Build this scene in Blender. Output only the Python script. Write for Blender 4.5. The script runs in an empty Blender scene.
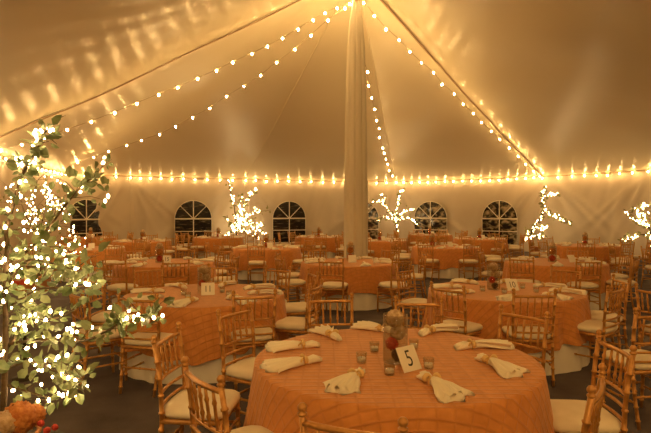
import bpy, bmesh, math, random
from mathutils import Vector, Matrix, noise
random.seed(7)
S = bpy.context.scene
COL = S.collection
PI = math.pi
F, HX, HY, CH = 530.0, 325.5, 212.0, 1.7     # focal length in pixels, vanishing centre, eye height

# ------------------------------------------------------------------ camera, world, exposure
cam = bpy.data.objects.new('camera', bpy.data.cameras.new('camera'))
COL.objects.link(cam)
cam.location = (0, 0, CH)
cam.rotation_euler = (math.radians(90 - 0.49), 0, 0)
cam.data.sensor_width = 36
cam.data.lens = F / 651 * 36
cam.data.clip_start = 0.05
S.camera = cam
w = bpy.data.worlds.new('night'); S.world = w; w.use_nodes = True
w.node_tree.nodes['Background'].inputs[0].default_value = (0.02, 0.022, 0.03, 1)
w.node_tree.nodes['Background'].inputs[1].default_value = 0.3
S.view_settings.view_transform = 'Standard'
S.view_settings.look = 'None'
S.view_settings.gamma = 1
S.view_settings.use_curve_mapping = False
S.view_settings.exposure = 0.0
S.cycles.max_bounces = 10
S.cycles.diffuse_bounces = 6
S.cycles.sample_clamp_indirect = 4
S.cycles.use_denoising = True
BULB_E = 320.0         # emission of the overhead strand bulbs
EDGE_E = 130.0          # strand bulbs along the tent edge
TREE_E = 38.0

# ------------------------------------------------------------------ materials
def mat(name, col, rough=0.6, metal=0.0, spec=0.5, **kw):
    m = bpy.data.materials.new(name); m.use_nodes = True
    b = m.node_tree.nodes['Principled BSDF']
    b.inputs['Base Color'].default_value = (*col, 1)
    b.inputs['Roughness'].default_value = rough
    b.inputs['Metallic'].default_value = metal
    b.inputs['Specular IOR Level'].default_value = spec
    for k, v in kw.items(): b.inputs[k.replace('_', ' ')].default_value = v
    return m
def N(m, t, **kw):
    n = m.node_tree.nodes.new(t)
    for k, v in kw.items(): setattr(n, k, v)
    return n
def L(m, a, b): m.node_tree.links.new(a, b)
def noisy(m, c1, c2, scale, detail=4, bump=0.0, bscale=None, coord='Object', stretch=(1, 1, 1), bdist=0.01):
    b = m.node_tree.nodes['Principled BSDF']
    tc = N(m, 'ShaderNodeTexCoord'); mp = N(m, 'ShaderNodeMapping'); mp.inputs['Scale'].default_value = stretch
    L(m, tc.outputs[coord], mp.inputs[0])
    n = N(m, 'ShaderNodeTexNoise'); n.inputs['Scale'].default_value = scale; n.inputs['Detail'].default_value = detail
    L(m, mp.outputs[0], n.inputs['Vector'])
    r = N(m, 'ShaderNodeValToRGB'); r.color_ramp.elements[0].color = (*c1, 1); r.color_ramp.elements[1].color = (*c2, 1)
    r.color_ramp.elements[0].position = .3; r.color_ramp.elements[1].position = .7
    L(m, n.outputs['Fac'], r.inputs[0]); L(m, r.outputs[0], b.inputs['Base Color'])
    if bump:
        n2 = N(m, 'ShaderNodeTexNoise'); n2.inputs['Scale'].default_value = bscale or scale; n2.inputs['Detail'].default_value = 3
        L(m, mp.outputs[0], n2.inputs['Vector'])
        bp = N(m, 'ShaderNodeBump'); bp.inputs['Strength'].default_value = bump; bp.inputs['Distance'].default_value = bdist
        L(m, n2.outputs['Fac'], bp.inputs['Height']); L(m, bp.outputs[0], b.inputs['Normal'])
    return m
M = {}
M['gold'] = noisy(mat('gilded_wood', (.55, .33, .11), .28, .35), (.44, .20, .05), (.60, .31, .09), 30)
M['cushion'] = noisy(mat('ivory_cushion', (.8, .72, .56), .85), (.76, .66, .49), (.84, .75, .58), 8, bump=.2, bscale=12)
M['white_cloth'] = mat('white_cloth', (.85, .80, .70), .85)
M['napkin'] = mat('ivory_napkin', (.86, .79, .64), .8)
M['raffia'] = mat('gold_raffia', (.72, .50, .22), .6)
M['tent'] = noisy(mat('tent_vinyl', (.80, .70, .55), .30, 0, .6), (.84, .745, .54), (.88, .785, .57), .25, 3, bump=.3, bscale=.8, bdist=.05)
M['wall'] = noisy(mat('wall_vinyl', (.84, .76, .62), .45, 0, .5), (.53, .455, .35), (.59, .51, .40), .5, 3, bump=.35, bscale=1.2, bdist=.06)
M['seam'] = mat('tent_webbing', (.46, .33, .20), .8)
M['drape'] = mat('pole_drape', (.66, .60, .48), .8)
M['rope'] = mat('green_wire', (.12, .10, .05), .6)
M['cord'] = mat('pale_cord', (.50, .38, .24), .6)
M['floor'] = noisy(mat('ground_carpet', (.05, .045, .04), .9, 0, .2), (.075, .064, .072), (.135, .115, .125), 2.5, 8, bump=.5, bscale=90, bdist=.004)
M['muntin'] = mat('window_bars', (.78, .70, .56), .6)
M['bark'] = noisy(mat('bark', (.1, .06, .03), .8), (.06, .04, .02), (.16, .10, .05), 25, bump=.4, bscale=30)
M['leaf'] = noisy(mat('leaf_green', (.2, .28, .1), .5), (.11, .18, .055), (.42, .47, .26), 9)
M['leaf_far'] = mat('leaf_dull', (.30, .30, .13), .6)
M['card'] = mat('white_card', (.84, .78, .66), .7)
M['ink'] = mat('black_ink', (.03, .025, .02), .6)
M['red'] = noisy(mat('red_flower', (.5, .03, .02), .6), (.36, .015, .01), (.65, .07, .04), 40)
M['tan'] = noisy(mat('tan_flower', (.55, .38, .22), .8), (.40, .25, .12), (.72, .54, .34), 40, bump=.8, bscale=60)
M['rust'] = noisy(mat('rust_flower', (.5, .16, .03), .8), (.36, .09, .02), (.70, .30, .07), 40, bump=.8, bscale=60)
M['terra'] = mat('terracotta', (.42, .17, .06), .7)
M['wax'] = mat('candle_wax', (.85, .80, .68), .5)
M['iron'] = mat('dark_iron', (.03, .025, .02), .5, .6)
g = bpy.data.materials.new('clear_glass'); g.use_nodes = True; g.node_tree.nodes.clear()
o_ = N(g, 'ShaderNodeOutputMaterial'); mx_ = N(g, 'ShaderNodeMixShader'); tr_ = N(g, 'ShaderNodeBsdfTransparent'); gl_ = N(g, 'ShaderNodeBsdfGlossy'); fr_ = N(g, 'ShaderNodeLayerWeight')
tr_.inputs[0].default_value = (.93, .94, .92, 1); gl_.inputs['Roughness'].default_value = .03; fr_.inputs[0].default_value = .12
L(g, fr_.outputs['Facing'], mx_.inputs[0]); L(g, tr_.outputs[0], mx_.inputs[1]); L(g, gl_.outputs[0], mx_.inputs[2]); L(g, mx_.outputs[0], o_.inputs[0])
M['glass'] = g
def pane_mat(name, p0, p1, c1, rot, st):
    m = mat(name, (.02, .018, .015), .12); b = m.node_tree.nodes['Principled BSDF']
    tc = N(m, 'ShaderNodeTexCoord'); mp = N(m, 'ShaderNodeMapping'); mp.inputs['Rotation'].default_value = rot; mp.inputs['Scale'].default_value = st
    n = N(m, 'ShaderNodeTexNoise'); n.inputs['Scale'].default_value = 1.6; n.inputs['Detail'].default_value = 6; n.inputs['Distortion'].default_value = .6
    r = N(m, 'ShaderNodeValToRGB'); e = r.color_ramp.elements
    e[0].position = p0; e[0].color = (.006, .006, .008, 1); e[1].position = p1; e[1].color = (*c1, 1)
    L(m, tc.outputs['Object'], mp.inputs[0]); L(m, mp.outputs[0], n.inputs['Vector']); L(m, n.outputs['Fac'], r.inputs[0]); L(m, r.outputs[0], b.inputs['Base Color'])
    return m
M['pane'] = pane_mat('night_window_reflections', .54, .74, (.22, .18, .12), (0, .7, 0), (1.5, 1.5, 9))  # pale diagonal streaks are reflections painted into the dark pane colour
M['pane_leafy'] = pane_mat('night_window_foliage', .46, .66, (.42, .34, .22), (0, .5, 0), (2.2, 2.2, 3.4))
# gold pintuck linen; UV = flat cloth coordinates in metres
def pintuck():
    m = mat('gold_pintuck_linen', (.62, .27, .06), .62, 0, .35, Sheen_Weight=.2)
    b = m.node_tree.nodes['Principled BSDF']
    uv = N(m, 'ShaderNodeUVMap'); mp = N(m, 'ShaderNodeMapping'); L(m, uv.outputs[0], mp.inputs[0])
    wob = N(m, 'ShaderNodeTexNoise'); wob.inputs['Scale'].default_value = 5; wob.inputs['Detail'].default_value = 2
    L(m, uv.outputs[0], wob.inputs['Vector'])
    sc = N(m, 'ShaderNodeVectorMath', operation='SCALE'); sc.inputs['Scale'].default_value = .02
    L(m, wob.outputs['Color'], sc.inputs[0])
    ad = N(m, 'ShaderNodeVectorMath', operation='ADD'); L(m, mp.outputs[0], ad.inputs[0]); L(m, sc.outputs[0], ad.inputs[1])
    sp = N(m, 'ShaderNodeSeparateXYZ'); L(m, ad.outputs[0], sp.inputs[0])
    def line(ax, per, amt):
        a = N(m, 'ShaderNodeMath', operation='PINGPONG'); a.inputs[1].default_value = per / 2
        L(m, sp.outputs[ax], a.inputs[0])
        c = N(m, 'ShaderNodeMapRange'); c.inputs['From Min'].default_value = 0; c.inputs['From Max'].default_value = .011
        c.inputs['To Min'].default_value = amt; c.inputs['To Max'].default_value = 0
        L(m, a.outputs[0], c.inputs['Value']); return c.outputs[0]
    a1 = line(1, .062, 1.0); a2 = line(0, .095, .6)
    mx = N(m, 'ShaderNodeMath', operation='MAXIMUM'); L(m, a1, mx.inputs[0]); L(m, a2, mx.inputs[1])
    slub = N(m, 'ShaderNodeTexNoise'); slub.inputs['Scale'].default_value = 14; slub.inputs['Detail'].default_value = 5
    L(m, uv.outputs[0], slub.inputs['Vector'])
    r = N(m, 'ShaderNodeValToRGB'); r.color_ramp.elements[0].color = (.54, .21, .045, 1); r.color_ramp.elements[1].color = (.66, .275, .07, 1)
    r.color_ramp.elements[0].position = .3; r.color_ramp.elements[1].position = .7
    L(m, slub.outputs['Fac'], r.inputs[0])
    mc = N(m, 'ShaderNodeMixRGB'); mc.inputs[2].default_value = (.40, .14, .035, 1)
    f = N(m, 'ShaderNodeMath', operation='MULTIPLY'); f.inputs[1].default_value = .42; L(m, mx.outputs[0], f.inputs[0])
    L(m, f.outputs[0], mc.inputs[0]); L(m, r.outputs[0], mc.inputs[1]); L(m, mc.outputs[0], b.inputs['Base Color'])
    bp = N(m, 'ShaderNodeBump'); bp.inputs['Strength'].default_value = .7; bp.inputs['Distance'].default_value = .006
    L(m, mx.outputs[0], bp.inputs['Height']); L(m, bp.outputs[0], b.inputs['Normal'])
    return m
M['gold_cloth'] = pintuck()
def emis(name, col, e):
    m = bpy.data.materials.new(name); m.use_nodes = True; nt = m.node_tree; nt.nodes.clear()
    o = nt.nodes.new('ShaderNodeOutputMaterial'); n = nt.nodes.new('ShaderNodeEmission')
    n.inputs[0].default_value = (*col, 1); n.inputs[1].default_value = e; nt.links.new(n.outputs[0], o.inputs[0])
    return m
M['bulb'] = emis('lit_strand_bulb', (1, .585, .20), BULB_E)
M['rear_fill_bulb'] = emis('lit_rear_fill_bulb', (1, .585, .20), BULB_E * .72)  # for the unseen strands added as fill light
M['edge_bulb'] = emis('lit_edge_bulb', (1, .585, .20), EDGE_E)
M['minibulb'] = emis('lit_fairy_bulb', (1, .66, .30), TREE_E)

# ------------------------------------------------------------------ mesh helpers
class MB:
    def __init__(s): s.v = []; s.f = []; s.uv = None
    def add(s, vs, fs):
        k = len(s.v); s.v += [tuple(v) for v in vs]; s.f += [tuple(i + k for i in f) for f in fs]
    def tube(s, pts, rad, n=8, cap=True):
        pts = [Vector(p) for p in pts]
        if not hasattr(rad, '__len__'): rad = [rad] * len(pts)
        vs = []; u = None
        for i, p in enumerate(pts):
            t = (pts[min(i + 1, len(pts) - 1)] - pts[max(i - 1, 0)])
            t = t.normalized() if t.length > 1e-9 else Vector((0, 0, 1))
            if u is None:
                a = Vector((0, 0, 1)) if abs(t.z) < .9 else Vector((1, 0, 0)); u = t.cross(a).normalized()
            u = (u - t * u.dot(t)); u = u.normalized() if u.length > 1e-6 else t.orthogonal().normalized()
            w_ = t.cross(u)
            for j in range(n):
                a = 2 * PI * j / n; vs.append(p + (u * math.cos(a) + w_ * math.sin(a)) * rad[i])
        fs = [(i * n + j, i * n + (j + 1) % n, (i + 1) * n + (j + 1) % n, (i + 1) * n + j) for i in range(len(pts) - 1) for j in range(n)]
        if cap: fs += [tuple(range(n - 1, -1, -1)), tuple((len(pts) - 1) * n + j for j in range(n))]
        s.add(vs, fs)
    def lathe(s, prof, c=(0, 0, 0), n=16, close=True):
        vs = [(c[0] + r * math.cos(2 * PI * j / n), c[1] + r * math.sin(2 * PI * j / n), c[2] + z) for r, z in prof for j in range(n)]
        fs = [(i * n + j, i * n + (j + 1) % n, (i + 1) * n + (j + 1) % n, (i + 1) * n + j) for i in range(len(prof) - 1) for j in range(n)]
        if close: fs += [tuple(range(n - 1, -1, -1)), tuple((len(prof) - 1) * n + j for j in range(n))]
        s.add(vs, fs)
    def ball(s, c, r, nu=10, nv=6, sq=(1, 1, 1), lump=0, seed=0):
        vs = [(c[0], c[1], c[2] - r * sq[2])]
        for i in range(1, nv):
            a = -PI / 2 + PI * i / nv
            for j in range(nu):
                b_ = 2 * PI * j / nu; d = Vector((math.cos(a) * math.cos(b_), math.cos(a) * math.sin(b_), math.sin(a)))
                k = 1 + (lump * noise.noise(d * 3.7 + Vector((seed, seed * 2.3, 0))) if lump else 0)
                vs.append((c[0] + d.x * r * sq[0] * k, c[1] + d.y * r * sq[1] * k, c[2] + d.z * r * sq[2] * k))
        vs.append((c[0], c[1], c[2] + r * sq[2])); T = len(vs) - 1
        fs = [(0, 1 + (j + 1) % nu, 1 + j) for j in range(nu)]
        for i in range(nv - 2):
            for j in range(nu):
                a = 1 + i * nu + j; b_ = 1 + i * nu + (j + 1) % nu; fs.append((a, b_, b_ + nu, a + nu))
        k = 1 + (nv - 2) * nu; fs += [(k + j, k + (j + 1) % nu, T) for j in range(nu)]
        s.add(vs, fs)
    def box(s, c, d):
        x, y, z = c; a, b_, e_ = d[0] / 2, d[1] / 2, d[2] / 2
        vs = [(x + i * a, y + j * b_, z + k * e_) for i in (-1, 1) for j in (-1, 1) for k in (-1, 1)]
        s.add(vs, [(0, 1, 3, 2), (4, 6, 7, 5), (0, 4, 5, 1), (2, 3, 7, 6), (0, 2, 6, 4), (1, 5, 7, 3)])
    def build(s, name, m, parent=None, smooth=True, loc=None):
        me = bpy.data.meshes.new(name); me.from_pydata(s.v, [], s.f)
        if smooth: me.polygons.foreach_set('use_smooth', [True] * len(me.polygons))
        if s.uv:
            l = me.uv_layers.new(name='UVMap')
            for lp in me.loops: l.data[lp.index].uv = s.uv[lp.vertex_index]
        me.materials.append(M[m]); me.update()
        o = bpy.data.objects.new(name, me); COL.objects.link(o)
        if parent: o.parent = parent
        if loc: o.location = loc
        return o
def tag(o, label, cat=None, group=None, kind=None):
    if label: o['label'] = label
    if cat: o['category'] = cat
    if group: o['group'] = group
    if kind: o['kind'] = kind
    return o
def empty(name, loc=(0, 0, 0), rz=0):
    o = bpy.data.objects.new(name, None); COL.objects.link(o); o.location = loc; o.rotation_euler = (0, 0, rz); o.empty_display_size = .1
    return o
KIDS = {}
def kids(o): return [c for c in o.children]
def copy_tree(o, parent=None, cache={}):
    c = o.copy(); COL.objects.link(c); c.parent = parent
    if o.name not in cache: cache[o.name] = list(o.children)
    for ch in cache[o.name]: copy_tree(ch, c)
    return c
def W(px, py, d): return Vector(((px - HX) / F * d, d, CH + (HY - py) / F * d))
def xy(px, d): return ((px - HX) / F * d, d)

# ------------------------------------------------------------------ setting: ground, tent roof, walls, windows
EAVE = 3.2
P1 = Vector((.69, 12.0, 7.17)); P2 = Vector((.69, -4.0, 7.1))
post = [(-8.4, 12.5), (-9.9, 19.9), (-8.15, 22.1), (-3.66, 24.2), (3.45, 26.0), (9.12, 22.2), (11.6, 18.9), (12.6, 12.0),
        (12.4, 4.0), (11.5, -5.0), (6.5, -12.0), (-3.5, -12.5), (-8.4, -6.0), (-8.6, 4.0)]
post = [Vector((x, y, EAVE)) for x, y in post]
mb = MB(); n_ = 2
mb.add([(-16, -18, 0), (18, -18, 0), (18, 32, 0), (-16, 32, 0)], [(0, 1, 2, 3)])
tag(mb.build('floor', 'floor'), None, kind='structure')
SH_ = {0, 13}          # corners that stay sharp
def eave(i, t):
    """point on the tent edge, t in 0..1 along span i (softly rounded between the posts)"""
    p0, p1, p2, p3 = post[(i - 1) % 14], post[i % 14], post[(i + 1) % 14], post[(i + 2) % 14]
    if i % 14 in SH_: p0 = p1 * 2 - p2
    if (i + 1) % 14 in SH_: p3 = p2 * 2 - p1
    c = .5 * ((2 * p1) + (p2 - p0) * t + (2 * p0 - 5 * p1 + 4 * p2 - p3) * t * t + (3 * p1 - p0 - 3 * p2 + p3) * t ** 3)
    return c
def eave_frame(i, t):
    d = (eave(i, min(1, t + .01)) - eave(i, max(0, t - .01))).normalized(); nrm = Vector((-d.y, d.x, 0))
    q = Vector((.7, 6, 0)) - eave(i, t); q.z = 0
    return d, (nrm if nrm.dot(q) > 0 else -nrm)
def gore(mb, P, i, sag=0.0, rip=0.0, sa=0.0, sb=0.0, nu=26, nv=34):
    """roof cloth between pole top and one span of the edge; sa/sb = soft valley beside a webbing at either side"""
    vs = []
    for a in range(nu + 1):
        u = a / nu; E = eave(i, u)
        for b_ in range(nv + 1):
            v = b_ / nv; p = P.lerp(E, v)
            lift = math.sin(PI * v) ** .8 if 0 < v < 1 else 0
            k = sag * 4 * u * (1 - u) + sa * math.exp(-(u * 5) ** 2) * -1 + sb * math.exp(-((1 - u) * 5) ** 2) * -1
            z = -.12 * (v * (1 - v)) - k * lift
            q = .05 * noise.noise(Vector((p.x * .5, p.y * .5, p.z * .5))) * lift
            if rip: q += rip * .020 * math.sin(u * 38 + v * 9 + 2 * noise.noise(p * .5)) * lift * min(1, v * 1.6) * (.5 + .5 * noise.noise(p * .6 + Vector((4, 0, 0))))
            vs.append(p + Vector((0, 0, z + q)))
    mb.add(vs, [(a * (nv + 1) + b_, (a + 1) * (nv + 1) + b_, (a + 1) * (nv + 1) + b_ + 1, a * (nv + 1) + b_ + 1) for a in range(nu) for b_ in range(nv)])
mb = MB()
for i in range(0, 8): gore(mb, P1, i, sa={0: -.1, 4: -.08, 5: -.08}.get(i, 0), sb={3: -.08, 4: -.08}.get(i, 0))
gore(mb, P1, 13, rip=1.0, sb=-.1)
for i in range(8, 13): gore(mb, P2, i)
def saddle(E, flip):
    vs = []; n = 20
    for a in range(n + 1):
        for b_ in range(n + 1):
            u, v = a / n, b_ / n; A_ = P1.lerp(P2, u); p = A_.lerp(E, v)
            A2 = 1.1 * 4 * u * (1 - u)
            vs.append(p + Vector((0, 0, -.12 * v * (1 - v) - A2 * (1 - v))))
    mb.add(vs, [(a * (n + 1) + b_, (a + 1) * (n + 1) + b_, (a + 1) * (n + 1) + b_ + 1, a * (n + 1) + b_ + 1) for a in range(n) for b_ in range(n)])
saddle(post[8], 0); saddle(post[13], 1)
tag(mb.build('ceiling', 'tent'), None, kind='structure')
# webbing seams along the ridges, hung just under the roof skin
k_ = 0
for i, pk in [(0, P1), (3, P1), (4, P1), (5, P1), (9, P2), (11, P2)]:
    k_ += 1; mb = MB()
    a = pk - Vector((0, 0, .06)); b_ = post[i] - Vector((0, 0, .05))
    side = (b_ - a).cross(Vector((0, 0, 1))).normalized() * (.026 if i != 3 else .012)
    vs = []; 
    for t in range(37):
        v_ = t / 36; p0 = pk.lerp(post[i], v_); lf = math.sin(PI * v_) ** .8 if 0 < t < 36 else 0
        p = p0 + Vector((0, 0, -.12 * v_ * (1 - v_) - lf * {0: .1, 4: .08, 5: .08}.get(i, 0) + .05 * noise.noise(p0 * .5) * lf - .045)); vs += [p - side, p + side, p + side + Vector((0, 0, .018)), p - side + Vector((0, 0, .018))]
    fs = [(t * 4 + j, t * 4 + (j + 1) % 4, t * 4 + 4 + (j + 1) % 4, t * 4 + 4 + j) for t in range(36) for j in range(4)] + [(0, 1, 2, 3), (144, 147, 146, 145)]
    mb.add(vs, fs); tag(mb.build('trim_%d' % k_, 'tent' if i in (3, 4) else 'seam'), None, kind='structure')
# walls: one per span
names = ['left', 'left_corner', 'back_left', 'back', 'back_right', 'right_corner', 'right', 'right_side', 'right_rear', 'rear_right', 'rear', 'rear_left', 'left_rear', 'left_side']
def wall(i):
    ln = (post[(i + 1) % 14] - post[i]).length; nx = max(10, int(ln / .08)); nz = 30
    vs = []
    for a in range(nx + 1):
        u = a / nx; s = u * ln; E = eave(i, u); d, nrm = eave_frame(i, u)
        if a == nx: E = post[(i + 1) % 14]
        for k in range(nz + 1):
            z = EAVE * k / nz; dn = EAVE - z
            f = 0
            for q in range(4):     # gathers running down and out from the post tops
                for (s0, sg) in ((s, 1), (ln - s, -1)):
                    ang = (.12 + .40 * q + .15 * noise.noise(Vector((i * 1.7, q * 2.1, sg))))
                    off = s0 - dn * ang
                    f += .085 * math.exp(-(off / (.06 + .05 * dn)) ** 2) * min(1, dn * 1.5) * math.exp(-dn * .28) * (.5 + abs(noise.noise(Vector((i * 3.1, q * 5.3, sg * 2)))) * 1.6)
            f += .07 * noise.noise(Vector((s * 1.5 + i * 9, z * .35, 3))) + .035 * noise.noise(Vector((s * 3.4 + i * 5 - z, z * .8, 1)))
            f *= min(1, s * 4, (ln - s) * 4) * min(1, dn * 5)
            vs.append(Vector((E.x, E.y, z)) + nrm * (f - .02))
    fs = [(a * (nz + 1) + k, (a + 1) * (nz + 1) + k, (a + 1) * (nz + 1) + k + 1, a * (nz + 1) + k + 1) for a in range(nx) for k in range(nz)]
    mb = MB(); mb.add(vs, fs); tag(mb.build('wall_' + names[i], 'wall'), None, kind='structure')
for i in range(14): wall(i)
wn = 0
def window(px, seg, leafy=False):
    global wn; wn += 1
    t = min((abs(HX + F * eave(seg, q / 200).x / eave(seg, q / 200).y - px), q / 200) for q in range(201))[1]
    d, nrm = eave_frame(seg, t); d = -d if d.x < 0 else d
    c = eave(seg, t); c.z = 0; c += nrm * .15
    e = empty('window_%d' % wn, c, math.atan2(d.y, d.x)); e['kind'] = 'structure'
    R, zs, zb = .80, 1.40, .28
    out = [(-R, zb), (R, zb)] + [(R * math.cos(a * PI / 24), zs + R * math.sin(a * PI / 24)) for a in range(25)]
    mb = MB(); n = len(out)
    mb.add([(x, 0, z) for x, z in out] + [(x, .06, z) for x, z in out], [tuple(range(n)), tuple(range(2 * n - 1, n - 1, -1))] + [(j, j + n, (j + 1) % n + n, (j + 1) % n) for j in range(n)])
    p = mb.build('pane', 'pane_leafy' if leafy else 'pane', e, smooth=False)
    mb = MB()
    def bar(x0, z0, x1, z1, wd=.022):
        mb.tube([(x0, -.012, z0), (x1, -.012, z1)], wd, 4)
    bar(-R, zs, R, zs, .03); bar(0, zb, 0, zs + R)
    for a in (45, 135): bar(0, zs, R * math.cos(a * PI / 180), zs + R * math.sin(a * PI / 180), .018)
    bar(-R, .85, R, .85, .018)
    mb.tube([(x, -.012, z) for x, z in out + out[:1]], .016, 4, False)
    mb.build('window_frame', 'muntin', e, smooth=False)
for px, sg, lf in ((84, 1, 0), (193, 2, 0), (288, 3, 0), (362, 3, 1), (431, 4, 1), (501, 4, 1)): window(px, sg, lf)

# ------------------------------------------------------------------ draped centre pole
e = empty('tent_pole', (P1.x, P1.y, 0)); tag(e, 'tall centre tent pole wrapped in gathered white drape', 'tent pole')
mb = MB(); mb.tube([(0, 0, 0), (0, 0, 7.05)], .06, 12); mb.build('pole', 'muntin', e)
mb = MB(); vs = []; nn = 72; prof = [(0, .27), (.6, .255), (1.5, .25), (3, .235), (4.4, .215), (5.4, .185), (6.0, .14), (6.35, .085), (6.5, .072), (6.62, .09), (6.8, .075)]
for z, rr in prof:
    for j in range(nn):
        a = 2 * PI * j / nn
        q = rr * (1 + .07 * math.sin(a * 9 + z * .15) + .04 * math.sin(a * 17 + 1) + .03 * noise.noise(Vector((a, z, 0))))
        vs.append((q * math.cos(a), q * math.sin(a), z))
mb.add(vs, [(i * nn + j, i * nn + (j + 1) % nn, (i + 1) * nn + (j + 1) % nn, (i + 1) * nn + j) for i in range(len(prof) - 1) for j in range(nn)])
mb.build('drape', 'drape', e)
mb = MB(); mb.lathe([(.075, 6.44), (.092, 6.46), (.092, 6.53), (.075, 6.55)], n=20); mb.build('tie_cord', 'raffia', e)
e = empty('tent_pole', (P2.x, P2.y, 0)); tag(e, 'bare tent pole standing behind the photographer', 'tent pole')
mb = MB(); mb.tube([(0, 0, 0), (0, 0, 7.05)], .06, 12); mb.build('pole', 'muntin', e)

# ------------------------------------------------------------------ strands of bulbs
mb = MB(); mb.ball((0, 0, -.025), .022, 8, 6, (1, 1, 1.3)); BULB = mb.build('bulb', 'bulb'); bulb_me = BULB.data; bpy.data.objects.remove(BULB)
edge_me = bulb_me.copy(); edge_me.materials[0] = M['edge_bulb']; rear_fill_me = bulb_me.copy(); rear_fill_me.materials[0] = M['rear_fill_bulb']
def strand(pts, label, group, r=1.0, wire_pts=None, me=None):
    c = pts[0]; e = empty('string_lights', (c.x, c.y, c.z)); tag(e, label, 'string lights', group)
    mb = MB(); wp = [p - c for p in (wire_pts or pts)]; mb.tube(wp, .006, 5); mb.build('wire', 'cord', e)
    for p in pts:
        b_ = bpy.data.objects.new('bulb', me or bulb_me); COL.objects.link(b_); b_.parent = e; b_.location = p - c
        b_.scale = (r, r, r * random.uniform(.9, 1.15)); b_.rotation_euler = (random.uniform(-.3, .3), random.uniform(-.3, .3), 0)
def from_px(lst, a, b_, scale=1, o=(0, 0)):   # bulb positions along the line pole -> post as measured
    out = []
    for x, y in lst:
        px, py = x / scale + o[0], y / scale + o[1]
        k = (px - HX) / F; t = (k * a.y - a.x) / ((b_.x - a.x) - k * (b_.y - a.y)); t = max(.004, min(1, t))
        q = a.lerp(b_, t); out.append(Vector((q.x, q.y, CH + (HY - py) / F * q.y)))
    return out
s1 = from_px([(350, 4), (337, 8), (325, 13), (313, 20), (298, 29), (283, 38), (268, 46), (252, 53.5), (233, 62), (217, 70), (198, 78), (178, 87), (159, 94), (137, 103), (115, 112), (92, 121), (68, 129), (45, 137), (22, 144), (0, 150)], P1, post[0])
strand(s1, 'swagged bulb strand from the pole, upper of the pair over the leafy tree', 'strands from the pole')
s2 = from_px([(345, 8), (328, 20), (311, 35), (295, 49), (277, 62), (261, 75), (244, 86), (227, 96), (210, 108), (193, 117), (176, 126), (160, 134), (142, 140), (127, 145), (109, 151), (94, 157), (78, 162), (66, 167)], P1, post[1])
strand(s2, 'swagged bulb strand from the pole, lower of the pair over the leafy tree', 'strands from the pole')
s3 = from_px([(78, 50), (84, 83), (84.5, 113), (93, 141), (95, 168), (101, 192), (107, 214), (111, 236), (116, 252), (117, 270), (123, 290), (126, 300), (129, 312), (133, 322), (136, 335), (143, 345), (150, 356)], P1, post[4], 1.967, (320, 0))
strand(s3, 'short steep bulb strand just beside the draped pole', 'strands from the pole')
s4 = from_px([(86, 5), (107, 31), (130, 57), (155, 78), (176, 101), (199, 123), (223, 142), (240, 165), (263, 184), (281, 204), (301, 222), (317, 240), (337, 257), (353, 273), (372, 290), (389, 306), (404, 322), (420, 336), (432, 346)], P1, post[5], 1.967, (320, 0))
strand(s4, 'long bulb strand running from the pole down beside the right webbing seam', 'strands from the pole')
def sagline(a, b_, sag, sp):
    n = max(2, int((b_ - a).length / sp)); return [a.lerp(b_, t / n) - Vector((0, 0, sag * 4 * (t / n) * (1 - t / n))) for t in range(n + 1)]
for pk, i, nm in ((P2, 8, 'right wall'), (P2, 13, 'left wall'), (P2, 9, 'right rear corner'), (P2, 10, 'rear right'), (P2, 11, 'left rear corner'), (P2, 12, 'left rear side')):  # unseen strands added around the camera to fill the front tables with light
    strand(sagline(pk - Vector((0, 0, .6)), post[i] - Vector((0, 0, .1)), .6, .4)[1:], 'added unseen fill-light strand from pole to %s beside the camera' % nm, 'strands from the pole', me=rear_fill_me)
strand(sagline(P1 - Vector((0, 0, .6)), P2 - Vector((0, 0, .6)), 1.0, .35)[1:-1], 'added unseen fill-light strand between the two poles above the camera', 'strands from the pole', me=rear_fill_me)  # added overhead, out of view, as more fill light
spans = {0: ('left edge of the tent behind the leafy tree', .42), 1: ('tent edge over the leftmost window', .45), 2: ('tent edge over the window left of the far lit tree', .47), 3: ('tent edge behind the draped pole', .50),
         4: ('tent edge over the mottled window and the arched window', .40), 5: ('tent edge above the S-shaped lit tree', .50), 6: ('tent edge at the right end of the view', .52),
         7: ('right side edge outside the view', .6), 8: ('right rear edge outside the view', .6), 9: ('rear right edge outside the view', .7), 10: ('rear edge outside the view', .7), 11: ('rear left edge outside the view', .7), 12: ('left rear edge outside the view', .6), 13: ('left side edge outside the view', .6)}  # strands outside the view are added to fill the near area with light
for i in range(14):
    nm, sp = spans[i]
    ln = (post[(i + 1) % 14] - post[i]).length; n = max(2, int(ln / sp))
    pts = [eave(i, t / n) + eave_frame(i, t / n)[1] * .15 + Vector((0, 0, -.05 - .24 * (.06 if i < 7 else .1) * (t / n) * (1 - t / n))) for t in range(n + 1)]
    if i: pts = pts[1:]
    strand([p + Vector((0, 0, random.uniform(-.02, .02))) for p in pts], 'bulb strand along the ' + nm, 'strands along the tent edge', me=edge_me, r=1.15)
mb = MB(); pp = []
for i in range(14):
    for t in range(10): pp.append(eave(i, t / 10) + eave_frame(i, t / 10)[1] * .04)
mb.tube(pp + pp[:1], .03, 6, False)
tag(mb.build('trim_9', 'seam'), None, kind='structure')

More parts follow.
